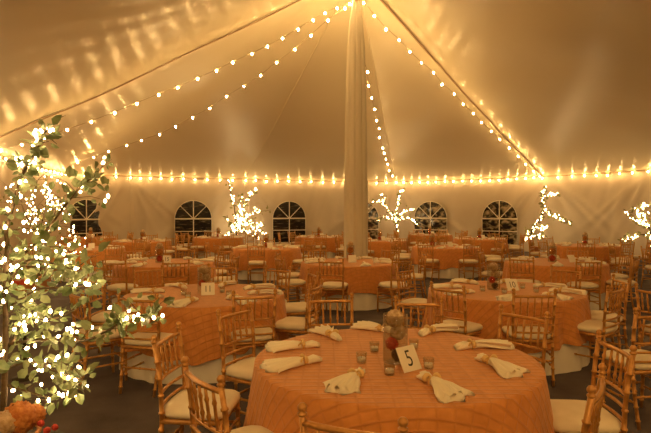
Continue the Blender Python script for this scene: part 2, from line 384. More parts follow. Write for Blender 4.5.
# ------------------------------------------------------------------ chairs
def bamboo(mb, pts, r=.0125, ring=.11, n=8, knob=False):
    pts = [Vector(p) for p in pts]
    out = []; rad = []; acc = 0; nxt = ring * .6
    for i in range(len(pts) - 1):
        a, b_ = pts[i], pts[i + 1]; l = (b_ - a).length; s = 0
        out.append(a); rad.append(r)
        while nxt < acc + l - .012:
            t = (nxt - acc) / l; h = .006 / l
            if t > h * 2:
                for dt, k in ((-h * 1.3, 1), (-h * .6, 1.38), (h * .6, 1.38), (h * 1.3, 1)): out.append(a.lerp(b_, t + dt)); rad.append(r * k)
            nxt += ring
        acc += l
    out.append(pts[-1]); rad.append(r)
    mb.tube(out, rad, n)
SH = .445
def leg_mb(sx, back, lo=False):
    mb = MB()
    if back:
        pts = [(sx * .178, -.255, 0), (sx * .185, -.215, .22), (sx * .19, -.195, .43), (sx * .193, -.20, .60), (sx * .197, -.215, .76), (sx * .2, -.24, .905)]
        r = .0145
    else: pts = [(sx * .178, .185, 0), (sx * .185, .178, .22), (sx * .188, .172, .43)]; r = .0145
    if lo: mb.tube(pts, r * 1.1, 5)
    else: bamboo(mb, pts, r, .105)
    return mb
def backx(x, z):    # a point of the back's plane: rails bow gently rearwards
    tz = (z - .45) / .455; y = -.196 - .044 * max(0, tz) ** 1.6 - .022 * (1 - (x / .2) ** 2)
    return (x, y, z)
RZ = (.875, .665, .59, .515)
def cushion_mb(n=20, lo=False):
    mb = MB(); n = 12 if lo else 28; prof = [(.93, .0), (1.02, .012), (1.05, .032), (1.02, .055), (.9, .07), (.5, .078), (0.01, .08)]
    vs = []
    for r, z in prof:
        for j in range(n):
            a = 2 * PI * j / n; c, s = math.cos(a), math.sin(a); k = .205 / (abs(c) ** 5 + abs(s) ** 5) ** .2
            vs.append((c * k * r * (1 - .04 * s * -1), s * k * r - .005, SH + z * .95))
    m_ = len(prof)
    mb.add(vs, [(i * n + j, i * n + (j + 1) % n, (i + 1) * n + (j + 1) % n, (i + 1) * n + j) for i in range(m_ - 1) for j in range(n)] + [tuple(range(n - 1, -1, -1)), tuple((m_ - 1) * n + j for j in range(n))])
    return mb
def make_chair(lo):
    e = empty('chiavari_chair')
    cushion_mb(lo=lo).build('seat_cushion', 'cushion', e)
    for back in (0, 1):
        for sx in (-1, 1):
            l = leg_mb(sx, back, lo)
            if back and not lo:
                o = l.build('leg', 'gold', e); f = MB(); f.lathe([(.012, .9), (.02, .908), (.02, .914), (.011, .92), (.019, .93), (.02, .94), (.012, .952), (.002, .955)], (sx * .2, -.24, 0), 10); f.build('finial', 'gold', o)
            else:
                if back: l.ball((sx * .2, -.24, .925), .02, 6, 4)
                l.build('leg', 'gold', e)
    def frame(mb, lo_):
        q = [(-.19, -.195, .428), (.19, -.195, .428), (.188, .172, .428), (-.188, .172, .428)]
        for a in range(4): mb.tube([q[a], q[(a + 1) % 4]], .017, 5 if lo_ else 8)
    sp = [-.133, -.066, 0, .066, .133]
    def rail(mb, z, r=.0115, n=8):
        k = 4 if lo else 9
        mb.tube([backx(-.195 + .39 * i / k, z) for i in range(k + 1)], r, n)
    def spin(mb, x, n=7):
        a, b_ = Vector(backx(x, RZ[1])), Vector(backx(x, RZ[0])); 
        if lo: mb.tube([a, b_], .010, 4); return
        ts = [0, .2, .27, .34, .6, .67, .74, 1]; rs = [.0075, .0085, .013, .0085, .0085, .013, .0085, .0075]
        mb.tube([a.lerp(b_, t) for t in ts], rs, n)
    st = []
    for sx in (-1, 1):
        for z in (.19, .29): st.append(((sx * .181, -.228 + .0 * z, z), (sx * .184, .18, z)))
    st.append(((-.183, .18, .22), (.183, .18, .22))); st.append(((-.185, .178, .32), (.185, .178, .32))); st.append(((-.184, -.22, .24), (.184, -.22, .24)))
    if lo:
        mb = MB(); frame(mb, 1); 
        for a, b_ in st: mb.tube([a, b_], .010, 4)
        mb.build('seat_frame', 'gold', e)
        mb = MB()
        for z in RZ[:3]: rail(mb, z, .013, 5)
        for x in sp: spin(mb, x)
        mb.build('backrest', 'gold', e)
    else:
        mb = MB(); frame(mb, 0); mb.build('seat_frame', 'gold', e)
        for a, b_ in st: mb = MB(); bamboo(mb, [a, b_], .0095, .12, 7); mb.build('stretcher', 'gold', e)
        for z in RZ: mb = MB(); rail(mb, z, .0135 if z > .8 else .0105); mb.build('back_rail', 'gold', e)
        for x in sp: mb = MB(); spin(mb, x); mb.build('spindle', 'gold', e)
    return e
CH_HI, CH_LO = make_chair(False), make_chair(True)
used = {'hi': False, 'lo': False}
CLK = ['twelve', 'one', 'two', 'three', 'four', 'five', 'six', 'seven', 'eight', 'nine', 'ten', 'eleven']
seen_labels = set()
chair_xy = []
def chair(x, y, fx, fy, table=None, lab=None, hi=None):
    """x,y = middle of the backrest at the floor; (fx,fy) the way it faces"""
    hi = (y < 8.3) if hi is None else hi
    key = 'hi' if hi else 'lo'; src = CH_HI if hi else CH_LO
    o = src if not used[key] else copy_tree(src); used[key] = True
    f = Vector((fx, fy)).normalized(); cx, cy = x + f.x * .2, y + f.y * .2
    o.location = (cx, cy, 0); o.rotation_euler = (0, 0, math.atan2(f.y, f.x) - PI / 2)
    chair_xy.append((cx, cy))
    if lab is None:
        tx, ty, desc = table; a = math.atan2(x - tx, y - ty) % (2 * PI); k = round(a / (PI / 6)) % 12
        view = 'back towards us' if f.y > .6 else ('facing us' if f.y < -.6 else 'seen side-on')
        lab = 'gold chair %s, %s o\'clock at %s' % (view, CLK[k], desc)
        if lab in seen_labels: lab = 'gold chair %s, %s o\'clock at %s' % ('pulled out', CLK[k], desc)
    seen_labels.add(lab)
    tag(o, lab, 'chair', 'gold chairs around ' + (table[2] if table else 'the aisle'))
    return o

# ------------------------------------------------------------------ tables and linen
TH, TR = .745, .915
def cloth(name, m, top, R, hem, flare, nf, seed, amp, n=144, zoff=.0, rim=.008):
    """round linen draped over the table: flat disc, soft edge, fluted skirt"""
    rnd = random.Random(seed); ph = [rnd.uniform(0, 6.28) for _ in range(4)]
    rings = [(.0001, 0), (.3, 0), (.6, 0), (.85, 0), (.97, 0), (1, -.006)]
    vs = []; uv = []
    for r, z in rings:
        for j in range(n):
            a = 2 * PI * j / n; vs.append((R * r * math.cos(a), R * r * math.sin(a), top + z)); uv.append((R * r * math.cos(a), R * r * math.sin(a)))
    K = 10; drop = top - hem
    for k in range(1, K + 1):
        t = k / K
        for j in range(n):
            a = 2 * PI * j / n
            wv = .5 * math.sin(nf * a + ph[0]) + .35 * math.sin((nf * 1.6 // 1) * a + ph[1]) + .2 * math.sin((nf // 2 + 1) * a + ph[2])
            rr = R + rim * min(1, t * 6) + (flare + amp * wv) * t ** 1.2
            z = top - .012 - (drop - .012) * t - (.018 * wv * t if hem > .05 else 0)
            if hem > .05: z -= .05 * t * math.cos(4 * a + ph[3]) * .8
            vs.append((rr * math.cos(a), rr * math.sin(a), max(z, .004))); L_ = R + drop * t; uv.append((L_ * math.cos(a), L_ * math.sin(a)))
    m_ = len(rings) + K
    mb = MB(); mb.add(vs, [(i * n + j, i * n + (j + 1) % n, (i + 1) * n + (j + 1) % n, (i + 1) * n + j)[::-1] for i in range(m_ - 1) for j in range(n)] + [tuple(range(n))]); mb.uv = uv
    return mb.build(name, m)
def under(name, seed, R, hem=.004):
    """white floor-length skirt hanging inside the gold linen"""
    rnd = random.Random(seed); p0 = rnd.uniform(0, 6); n = 144; vs = []; K = 8
    for k in range(K + 1):
        t = k / K
        for j in range(n):
            a = 2 * PI * j / n; wv = .6 * math.sin(15 * a + p0) + .4 * math.sin(26 * a + 1)
            rr = R - .012 + (.02 + .02 * wv) * t
            vs.append((rr * math.cos(a), rr * math.sin(a), TH + .003 - (TH + .003 - hem) * t))
    mb = MB(); mb.add(vs, [(i * n + j, i * n + (j + 1) % n, (i + 1) * n + (j + 1) % n, (i + 1) * n + j)[::-1] for i in range(K) for j in range(n)] + [tuple(range(n))])
    return mb.build(name, 'white_cloth')
def make_table():
    e = empty('round_table'); mb = MB(); mb.lathe([(.88, TH - .025), (.893, TH - .02), (.893, TH - .004), (.88, TH)], n=48); mb.build('tabletop', 'bark', e)
    for a in range(4):
        x, y = .55 * math.cos(a * PI / 2 + .78), .55 * math.sin(a * PI / 2 + .78); mb = MB(); mb.tube([(x, y, 0), (x * .95, y * .95, TH - .024)], .016, 8); mb.build('leg', 'iron', e)
    return e
TPROTO = make_table(); tused = False
cl_src = [cloth('tablecloth', 'gold_cloth', TH + .012, TR - .012, .27, .055, 13 + 2 * s, s * 7 + 3, .042 + .006 * s) for s in range(3)]
un_src = [under('floor_skirt', s, TR - .01) for s in range(2)]
cused = [False] * 3; uused = [False] * 2
def place(src, usedl, k, x, y, rz):
    o = src[k] if not usedl[k] else src[k].copy()
    if usedl[k]: COL.objects.link(o)
    usedl[k] = True; o.location = (x, y, 0); o.rotation_euler = (0, 0, rz); return o
TOP = TH + .0125
# napkin: pinched bundle with a puff at one end and a pleated fan at the other, ring at the origin, fan along +x
def make_napkin(lo=False):
    mb = MB(); st = [(-.10, .020, .010), (-.085, .028, .017), (-.06, .028, .022), (-.03, .022, .020), (-.01, .015, .016), (.01, .016, .015), (.035, .026, .019), (.07, .040, .019), (.11, .054, .017), (.16, .070, .014), (.21, .084, .011), (.245, .092, .008)]
    n = 12 if lo else 48; vs = []
    for i, (x, hw, hh) in enumerate(st):
        for j in range(n):
            a = 2 * PI * j / n; c, s = math.cos(a), math.sin(a)
            q = c; yy = hw * c; fan = max(0, (x + .0) / .245); puff = max(0, -x / .1)
            pl = (.011 * fan + .004) * math.sin(q * 8.5 + .8) + .006 * puff * math.sin(q * 6 + 2)
            zz = hh * (1 + s) + (pl if s > 0 else 0) + .004 * noise.noise(Vector((x * 30, yy * 30, 1)))
            xx = x + ((.020 * math.sin(q * 6.5 + .7) - .035 * abs(q + .25)) * (i / 11) ** 6) - (.014 * math.cos(q * 7) if i == 0 else 0)
            vs.append((xx, yy + .012 * fan * math.sin(x * 25), max(zz, 0)))
    k = len(st)
    mb.add(vs, [(i * n + j, (i + 1) * n + j, (i + 1) * n + (j + 1) % n, i * n + (j + 1) % n) for i in range(k - 1) for j in range(n)] + [tuple(range(n)), tuple((k - 1) * n + j for j in range(n - 1, -1, -1))])
    if not lo:    # second layer of the fan, turned a little
        vs = []; m2 = 24
        for i, (x, hw, hh) in enumerate(st[5:]):
            for q in range(m2):
                u = q / (m2 - 1) * 2 - 1; y = u * hw * .8
                vs.append((x * .93 - .02 * abs(u) * (i / 6) ** 4 + .012 * math.sin(u * 9) * (i / 6) ** 4, y - x * .16, hh * 1.55 + .016 + (.010 * i / 6 + .003) * math.sin(u * 11) - .008 * u * u))
        mb.add(vs, [(i * m2 + q, (i + 1) * m2 + q, (i + 1) * m2 + q + 1, i * m2 + q + 1) for i in range(6) for q in range(m2 - 1)])
    o = mb.build('folded_napkin', 'napkin')
    mb = MB()
    mb.tube([(0, .019 * math.cos(t * PI / 6), .017 + .019 * math.sin(t * PI / 6)) for t in range(13)], .006, 6, False)
    if not lo:
        for sg in (-1, 1):     # bow loops
            mb.tube([(.004 * sg, sg * (.004 + .034 * math.sin(t * PI / 8)), .034 + .006 * math.cos(t) + .016 * math.sin(t * PI / 4)) for t in range(9)], [.004, .008, .011, .012, .012, .011, .010, .007, .004], 6)
            mb.tube([(0, 0, .036), (sg * .02, sg * .012, .038), (sg * .04, sg * .03, .026)], [.005, .007, .004], 5)
    mb.build('bow', 'raffia', o)
    return o
NAP = [make_napkin(False), make_napkin(True)]; nused = [False, False]
def napkin(x, y, ang, lo, lab, grp):
    o = NAP[lo] if not nused[lo] else copy_tree(NAP[lo]); nused[lo] = True
    o.location = (x, y, TOP); o.rotation_euler = (0, 0, ang); s = random.uniform(1.02, 1.18); o.scale = (s, s, s if not lo else 1.35)
    tag(o, lab, 'napkin', grp)
# glass cylinder vase, votives
def make_vase():
    mb = MB(); R, h = .078, .30
    mb.lathe([(.0, 0), (R - .004, 0), (R, .004), (R, h), (R - .004, h), (R - .004, .012), (0.0, .012)], n=28, close=False); return mb.build('glass_vase', 'glass')
def make_votive():
    mb = MB(); mb.lathe([(0, 0), (.026, 0), (.030, .003), (.034, .065), (.031, .065), (.0265, .01), (0, .01)], n=18, close=False); return mb.build('votive_holder', 'glass')
def make_candle():
    e = empty('votive_candle'); 
    mb = MB(); mb.lathe([(.0, .011), (.0245, .011), (.0265, .033), (.02, .031), (0, .031)], n=14, close=False); mb.build('wax', 'wax', e)
    mb = MB(); mb.tube([(0, 0, .03), (0, .001, .042)], .0012, 4); mb.build('wick', 'ink', e); return e
def make_ball(name, m, r, lump=.35, seed=1):
    mb = MB(); mb.ball((0, 0, r), r, 22, 14, (1, 1, .95), lump, seed); return mb.build(name, m)
def make_bloom(name, m, r):
    mb = MB(); rnd = random.Random(5)
    mb.ball((0, 0, r), r * .8, 12, 8)
    for i in range(90):
        a, z = i * 2.39996, 1 - 2 * (i + .5) / 90; q = math.sqrt(1 - z * z); d = Vector((q * math.cos(a), q * math.sin(a), z))
        u = d.orthogonal().normalized(); v = d.cross(u); c = Vector((0, 0, r)) + d * r * .72; s = r * .34
        mb.add([c - u * s, c + d * r * .22 - v * s * .7, c + u * s + d * r * .12, c + d * r * .22 + v * s * .7, c + d * r * .34], [(0, 1, 4), (1, 2, 4), (2, 3, 4), (3, 0, 4)])
    return mb.build(name, m)
PRO = {'vase': make_vase(), 'votive': make_votive(), 'candle': make_candle(), 'tan': make_bloom('dried_bloom', 'tan', .052), 'red': make_ball('red_pomander', 'red', .042),
       'pine': make_bloom('pine_cone', 'bark', .04), 'rust': make_bloom('rust_bloom', 'rust', .06)}
pused = {k: False for k in PRO}
def item(k, loc, lab, cat, grp=None, rz=0, s=1):
    o = PRO[k] if not pused[k] else copy_tree(PRO[k]); pused[k] = True
    o.location = loc; o.rotation_euler = (0, 0, rz); o.scale = (s, s, s); tag(o, lab, cat, grp); return o
def card(x, y, rz, text, desc, w_=.15, h=.15, lean=.5):
    """stiff number card leaning back; local +y is away from the reader"""
    o = empty('number_card', (x, y, TOP), rz)
    tag(o, ('white card with black number %s on %s' % (text, desc)) if text else 'small plain-looking white table card on %s' % desc, 'table card', 'table cards')
    rot = Matrix.Rotation(-lean, 4, 'X')
    mb = MB(); mb.box((0, 0, h / 2 + .003), (w_, .004, h)); mb.v = [tuple(rot @ Vector(v)) for v in mb.v]; mb.build('card', 'card', o, smooth=False)
    if text:
        fc = bpy.data.curves.new('number', 'FONT'); fc.body = text; fc.size = h * .92 if len(text) < 2 else h * .72; fc.align_x = 'CENTER'; fc.align_y = 'CENTER'; fc.extrude = .0004; fc.offset = -.0005
        fc.materials.append(M['ink']); ct = bpy.data.objects.new('tmp', fc); COL.objects.link(ct); bpy.context.view_layer.update(); me = bpy.data.meshes.new_from_object(ct.evaluated_get(bpy.context.evaluated_depsgraph_get())); bpy.data.objects.remove(ct); me.name = 'number'; t = bpy.data.objects.new('number', me); COL.objects.link(t); t.parent = o
        p = rot @ Vector((0, -.0026, h / 2)); t.location = p; t.rotation_euler = (PI / 2 - lean, 0, 0); t.scale = (.82, 1, 1)
    return o

def table(x, y, desc, seed, lo, rz=0, naps=8, phase=0, skip_nap=False, number=None, vase=(0.0, .05), cardrel=(.12, -.08, .35), reds=True):
    global tused
    o = TPROTO if not tused else copy_tree(TPROTO); tused = True
    o.location = (x, y, 0); tag(o, 'round table under gold linen, ' + desc, 'table', 'round dining tables')
    c = place(cl_src, cused, seed % 3, x, y, rz); tag(c, 'gold pintuck tablecloth on ' + desc, 'tablecloth', 'gold tablecloths')
    u = place(un_src, uused, seed % 2, x, y, rz + seed); tag(u, 'white floor-length skirt of ' + desc, 'tablecloth', 'white underskirts')
    rnd = random.Random(seed * 13 + 5)
    if not skip_nap:
        for k in range(naps):
            a = 2 * PI * (k + .5) / naps + phase + rnd.uniform(-.08, .08); r = .62
            q = round((PI / 2 - a) % (2 * PI) / (PI / 6)) % 12
            napkin(x + r * math.cos(a), y + r * math.sin(a), a + rnd.uniform(-.5, .5) + (PI if rnd.random() < .0 else 0), int(lo), 'bow-tied ivory napkin, %s o\'clock on %s' % (CLK[q], desc), 'tied napkins on ' + desc)
    vx, vy = x + vase[0], y + vase[1]
    item('vase', (vx, vy, TOP), 'clear glass cylinder vase of dried flowers on ' + desc, 'vase', 'glass cylinder vases')
    B = TOP + .0135
    if not lo:
        item('pine', (vx + .012, vy - .01, B - .004), 'dark pine cone in the vase on ' + desc, 'pine cone', 'pine cones in vases', s=.95)
        item('red', (vx - .024, vy - .012, B + .066), 'red fruit-like ball inside the vase on ' + desc, 'ornament', 'red balls in vases', s=.95)
        item('tan', (vx + .016, vy + .004, B + .122), 'tan flower head mid-vase on ' + desc, 'flower', 'dried flower heads in vases', s=.95)
        item('tan', (vx - .004, vy - .004, B + .205), 'tan flower head topping the vase on ' + desc, 'flower', 'dried flower heads in vases', rz=2, s=1.08)
    else:
        item('red', (vx, vy, B + .0), 'red ball low in the glass vase on ' + desc, 'ornament', 'red balls in vases', s=1.4)
        item('rust', (vx, vy, B + .12), 'rusty flower head inside the vase on ' + desc, 'flower', 'dried flower heads in vases', s=1.1)
        item('tan', (vx, vy, B + .24), 'dried flower ball topping the vase on ' + desc, 'flower', 'dried flower heads in vases', s=1.15)
    if cardrel: card(x + cardrel[0], y + cardrel[1], cardrel[2], number, desc)

T = {}
def reg(k, px, d, desc, **kw):
    x, y = xy(px, d); T[k] = (x, y, desc); table(x, y, desc, **kw)
reg('5', 395, 3.43, 'the big front table', seed=0, lo=False, skip_nap=True, number='5', vase=(-.01, -.10), cardrel=(.07, -.305, .66), rz=.0)
reg('11', 205, 6.10, 'the table beside the leafy lit tree', seed=1, lo=False, number='11', rz=.4, vase=(-.02, .05), cardrel=(.06, -.12, .25), phase=.3)
reg('10', 505, 6.40, 'the table behind the front table', seed=2, lo=False, number='10', rz=.2, vase=(-.12, .05), cardrel=(.08, -.08, .2), phase=.1)
reg('D', 349, 10.0, 'the draped-pole table', seed=3, lo=True, rz=.3, vase=(.04, .3), cardrel=(.06, -.15, .1))
reg('15', 165, 9.9, 'the numbered table beyond', seed=4, lo=True, number='15', rz=.9, vase=(-.1, -.0), cardrel=(.06, -.12, .1))
reg('F', 555, 10.0, 'the second-row aisle table', seed=5, lo=True, rz=.1, cardrel=(.3, -.1, .3), vase=(-.05, 0))
reg('G', 446, 14.4, 'the table before the arched window', seed=6, lo=True, rz=.5, vase=(-.35, .1))
reg('K', 266, 14.0, 'the branching-tree table', seed=7, lo=True, rz=1.2)
reg('S', 586, 15.0, 'the right-wall table', seed=8, lo=True, rz=.7)
reg('N', 88, 13.8, 'the table behind the leafy tree', seed=9, lo=True, rz=.2)
reg('M', 142, 17.2, 'the table third behind the tree', seed=10, lo=True, rz=.3)
reg('J', 218, 19.6, 'the second-window table', seed=11, lo=True, rz=.9)
reg('Lf', 319, 20.0, 'the rear table before the pole', seed=12, lo=True, rz=.1)
reg('H', 380, 17.6, 'the table just behind the pole', seed=13, lo=True, rz=.5)
reg('I', 480, 18.6, 'the table below the arched window', seed=14, lo=True, rz=.8)
reg('Q', 430, 22.0, 'the mottled-window table', seed=15, lo=True, rz=.8)
reg('O', 90, 19.4, 'the table below the leftmost window', seed=16, lo=True, rz=.3)

# chairs measured one by one near the camera: back centre and facing
def toward(k, x, y): t = T[k]; return (t[0] - x, t[1] - y)
for k, x, y, f, lab in [
    ('5', .05, 4.83, (.12, -1), 'gold chair tucked in across front table, back rail seen beyond two napkins'),
    ('5', .82, 4.65, (-.1, -1), 'gold chair tucked in behind the glass vase of front table'),
    ('5', 1.51, 4.10, (-.31, -.23), 'gold chair angled at the far right rim of front table'),
    ('5', 1.69, 3.16, (-1, .04), 'gold chair with ivory seat at right edge of front table, facing left'),
    ('5', 1.22, 2.46, (-.83, .55), 'gold chair cut by the bottom edge, right of front table, only its finials showing'),
    ('5', .11, 2.03, (.14, .36), 'gold chair nearest the camera, top rail just showing before front table'),
    ('5', -.57, 2.60, (.33, .257), 'gold chair back in front of an ivory seat, bottom left of front table'),
    ('5', -.98, 3.40, (1, -.1), 'gold chair side-on with wide ivory seat, left of front table'),
    ('5', -.69, 4.22, (.41, -.23), 'gold chair angled between leafy-tree table and front table'),
    ('11', -.14, 5.75, (-.5, .16), 'gold chair side-on between the leafy-tree and front tables, nearer of the two'),
    ('11', -.20, 6.85, (-1.2, -.4), 'gold chair side-on right of leafy-tree table, farther of the two'),
    ('11', -.76, 5.22, (-.25, 1), 'gold chair with back to us at the near right of leafy-tree table'),
    ('11', -1.72, 5.00, (.25, 1), 'gold chair with back to us at the near left of leafy-tree table'),
    ('11', -2.42, 5.22, (.9, .8), 'gold chair at leafy-tree table crossed by the lit leafy twig'),
    ('11', -2.68, 6.2, (1, 0), 'gold chair side-on at the left of leafy-tree table'),
    ('11', -2.45, 7.35, (.65, -.8), 'gold chair facing us behind the left of leafy-tree table'),
    ('11', -1.50, 7.70, (.1, -1), 'gold chair facing us directly behind the vase of leafy-tree table'),
    ('11', -.68, 7.35, (-.5, -.9), 'gold chair facing us behind the right of leafy-tree table'),
    ('10', 1.39, 5.65, (.76, .7), 'gold chair with ivory seat angled at the near left of table behind the front table'),
    ('10', 2.05, 5.28, (.05, 1), 'gold chair with back to us at the near side of table behind the front table'),
    ('10', 2.90, 5.62, (-.66, .75), 'gold chair with ivory seat at the near right of table behind the front table'),
    ('10', 3.42, 6.20, (-1, .1), 'gold chair side-on at the right of table behind the front table'),
    ('10', 3.30, 7.30, (-.7, -.7), 'gold chair facing us behind the right of table behind the front table'),
    ('10', 1.12, 7.25, (.75, -.7), 'gold chair turned side-on behind the left of table behind the front table'),
    ('D', .10, 8.67, (.25, 1), 'gold chair with back to us before the draped-pole table'),
    ('D', 1.24, 8.75, (-.6, 1), 'gold chair with ivory seat at the near right of the draped-pole table'),
    ('D', -.76, 9.15, (.95, .5), 'gold chair side-on at the near left of the draped-pole table'),
    ('D', 1.85, 10.1, (-1, 0), 'gold chair side-on at the right of the draped-pole table'),
    ('D', -.88, 10.3, (1, -.1), 'gold chair side-on at the far left of the draped-pole table'),
    ('D', -.15, 11.15, (.4, -1), 'gold chair facing us behind the left of the draped-pole table'),
    ('D', 1.35, 11.1, (-.6, -1), 'gold chair facing us right of the pole foot'),
    ('15', -3.35, 8.45, (.2, 1), 'gold chair with back to us at the near left of table beyond the leafy-tree table'),
    ('15', -2.40, 8.50, (-.3, 1), 'gold chair with back to us at the near right of table beyond the leafy-tree table'),
    ('15', -4.30, 9.85, (1, 0), 'gold chair side-on at the left of table beyond the leafy-tree table'),
    ('15', -1.65, 9.6, (-1, .1), 'gold chair side-on at the right of table beyond the leafy-tree table'),
    ('15', -3.95, 10.9, (.7, -.8), 'gold chair facing us behind the left of table beyond the leafy-tree table'),
    ('15', -3.0, 11.3, (0, -1), 'gold chair facing us behind the vase of table beyond the leafy-tree table'),
    ('15', -2.1, 10.95, (-.6, -.8), 'gold chair facing us behind the right of table beyond the leafy-tree table'),
    ('F', 3.36, 9.05, (.75, .9), 'gold chair, back to us, near left of the second-row aisle table'),
    ('F', 4.30, 8.70, (.05, 1), 'gold chair with back to us centred before the aisle table of the second row'),
    ('F', 5.25, 9.10, (-.85, .8), 'gold chair at the near right of the aisle table of the second row'),
    ('F', 5.70, 10.1, (-1, 0), 'gold chair side-on at the right of the aisle table of the second row'),
    ('F', 5.25, 11.05, (-.7, -.8), 'gold chair facing us behind the right of the aisle table of the second row'),
    ('F', 3.20, 10.6, (.9, -.5), 'gold chair facing us, far left of the second-row aisle table'),
    (None, 2.62, 4.20, (-.12, 1), 'gold chair cut by the right picture edge, nearest of the aisle row'),
    (None, 3.38, 5.40, (.9, .35), 'gold chair cut by the right picture edge, second of the aisle row'),
]:
    if k:      # keep seats from pressing into the linen
        q = Vector((x - T[k][0], y - T[k][1])); m_ = 1.2 if k in ('5', '10', '11') else 1.33
        if q.length < m_: q = q.normalized() * m_; x, y = T[k][0] + q.x, T[k][1] + q.y
    chair(x, y, *f, table=T[k] if k else None, lab=lab)
# far tables: rings of chairs
for k, n, ph, skip in (('G', 8, .15, ()), ('K', 8, .0, ()), ('S', 8, .3, ()), ('N', 8, .1, ()), ('M', 8, .2, ()), ('J', 8, .35, ()), ('Lf', 8, .1, ()), ('H', 8, .3, ()), ('I', 8, .1, ()), ('Q', 8, .2, ()), ('O', 8, 0, ())):
    tx, ty, desc = T[k]
    for j in range(n):
        a = 2 * PI * j / n + ph + random.uniform(-.1, .1); R = random.uniform(1.42, 1.52)
        x, y = tx + R * math.cos(a), ty + R * math.sin(a)
        cx, cy = tx + (R - .2) * math.cos(a), ty + (R - .2) * math.sin(a)
        if any((cx - p) ** 2 + (cy - q) ** 2 < .5 ** 2 for p, q in chair_xy): continue
        if math.hypot(cx - P1.x, cy - P1.y) < .55: continue
        chair(x, y, -math.cos(a) + random.uniform(-.15, .15), -math.sin(a) + random.uniform(-.15, .15), table=T[k])
# row of chairs of the table outside the view on the right
for n, (x, y, f) in enumerate([(7.15, 11.7, (1, .1)), (7.0, 12.9, (1, -.2))]):
    chair(x, y, *f, lab=['gold chair side-on at the right picture edge under the lit tree', 'gold chair behind another at the right edge before the wall', 'gold chair with back to us near the lit tree at right edge', 'gold chair side-on along the wall at the right edge'][n])

# ------------------------------------------------------------------ front table setting
tx, ty, desc = T['5']
KT = (CH - TOP) * F
def on_table(px, py): d = KT / (py - HY); return ((px - HX) / F * d, d)
for (r0, fan, lab) in [((303, 348.5), (267, 351), 'farther napkin of the pair at the left rim of front table'), ((304, 365), (261, 373), 'nearer napkin of the pair at the left rim of front table'),
                       ((356, 380), (335, 402), 'tied napkin fanned towards the nearest chair, left of the number card'), ((332, 338), (318, 331), 'small napkin at the far rim of front table before the tucked-in chair'),
                       ((382, 332), (365, 329), 'napkin at the far rim just left of the glass vase'), ((430, 334), (446, 329), 'napkin at the far rim just right of the glass vase'),
                       ((472, 349), (504, 346), 'farther napkin of the pair at the right rim of front table'), ((490, 365), (529, 381), 'nearer napkin of the pair at the right rim of front table'),
                       ((432, 385), (467, 405), 'tied napkin right of the number card pointing to the near right rim')]:
    a, b_ = on_table(*r0), on_table(*fan)
    napkin(a[0], a[1], math.atan2(b_[1] - a[1], b_[0] - a[0]), 0, 'ivory ' + lab, 'tied napkins on ' + desc)
for (p, lab) in [((374.5, 352), 'behind, just left of the vase'), ((361.6, 363), 'leftmost of the group'), ((389.7, 375), 'in front of the vase, left of the number card'), ((429, 369), 'right of the number card'), ((414, 349), 'behind the number card, right of the vase')]:
    x, y = on_table(*p)
    item('votive', (x, y, TOP), 'clear glass votive on front table, ' + lab, 'candle holder', 'votives on front table')
    item('candle', (x, y, TOP), 'white candle in front table votive, ' + lab, 'candle', 'votive candles on front table')
for key, offs in (('11', [(-.22, -.1), (-.12, -.3), (.18, .1), (.3, -.15)]), ('10', [(-.3, -.1), (-.1, -.28), (.25, .1), (.3, -.2)])):
    for n, (ox, oy) in enumerate(offs):
        q = ['leftmost', 'nearest to us', 'behind the card', 'rightmost'][n]
        item('votive', (T[key][0] + ox, T[key][1] + oy, TOP), 'clear glass votive holder %s on the %s table' % (q, {'11': 'leafy-tree', '10': 'aisle'}[key]), 'candle holder', 'votives on ' + T[key][2])
        item('candle', (T[key][0] + ox, T[key][1] + oy, TOP), 'small white candle in the votive %s on the %s table' % (q, {'11': 'leafy-tree', '10': 'aisle'}[key]), 'candle', 'votive candles on ' + T[key][2])

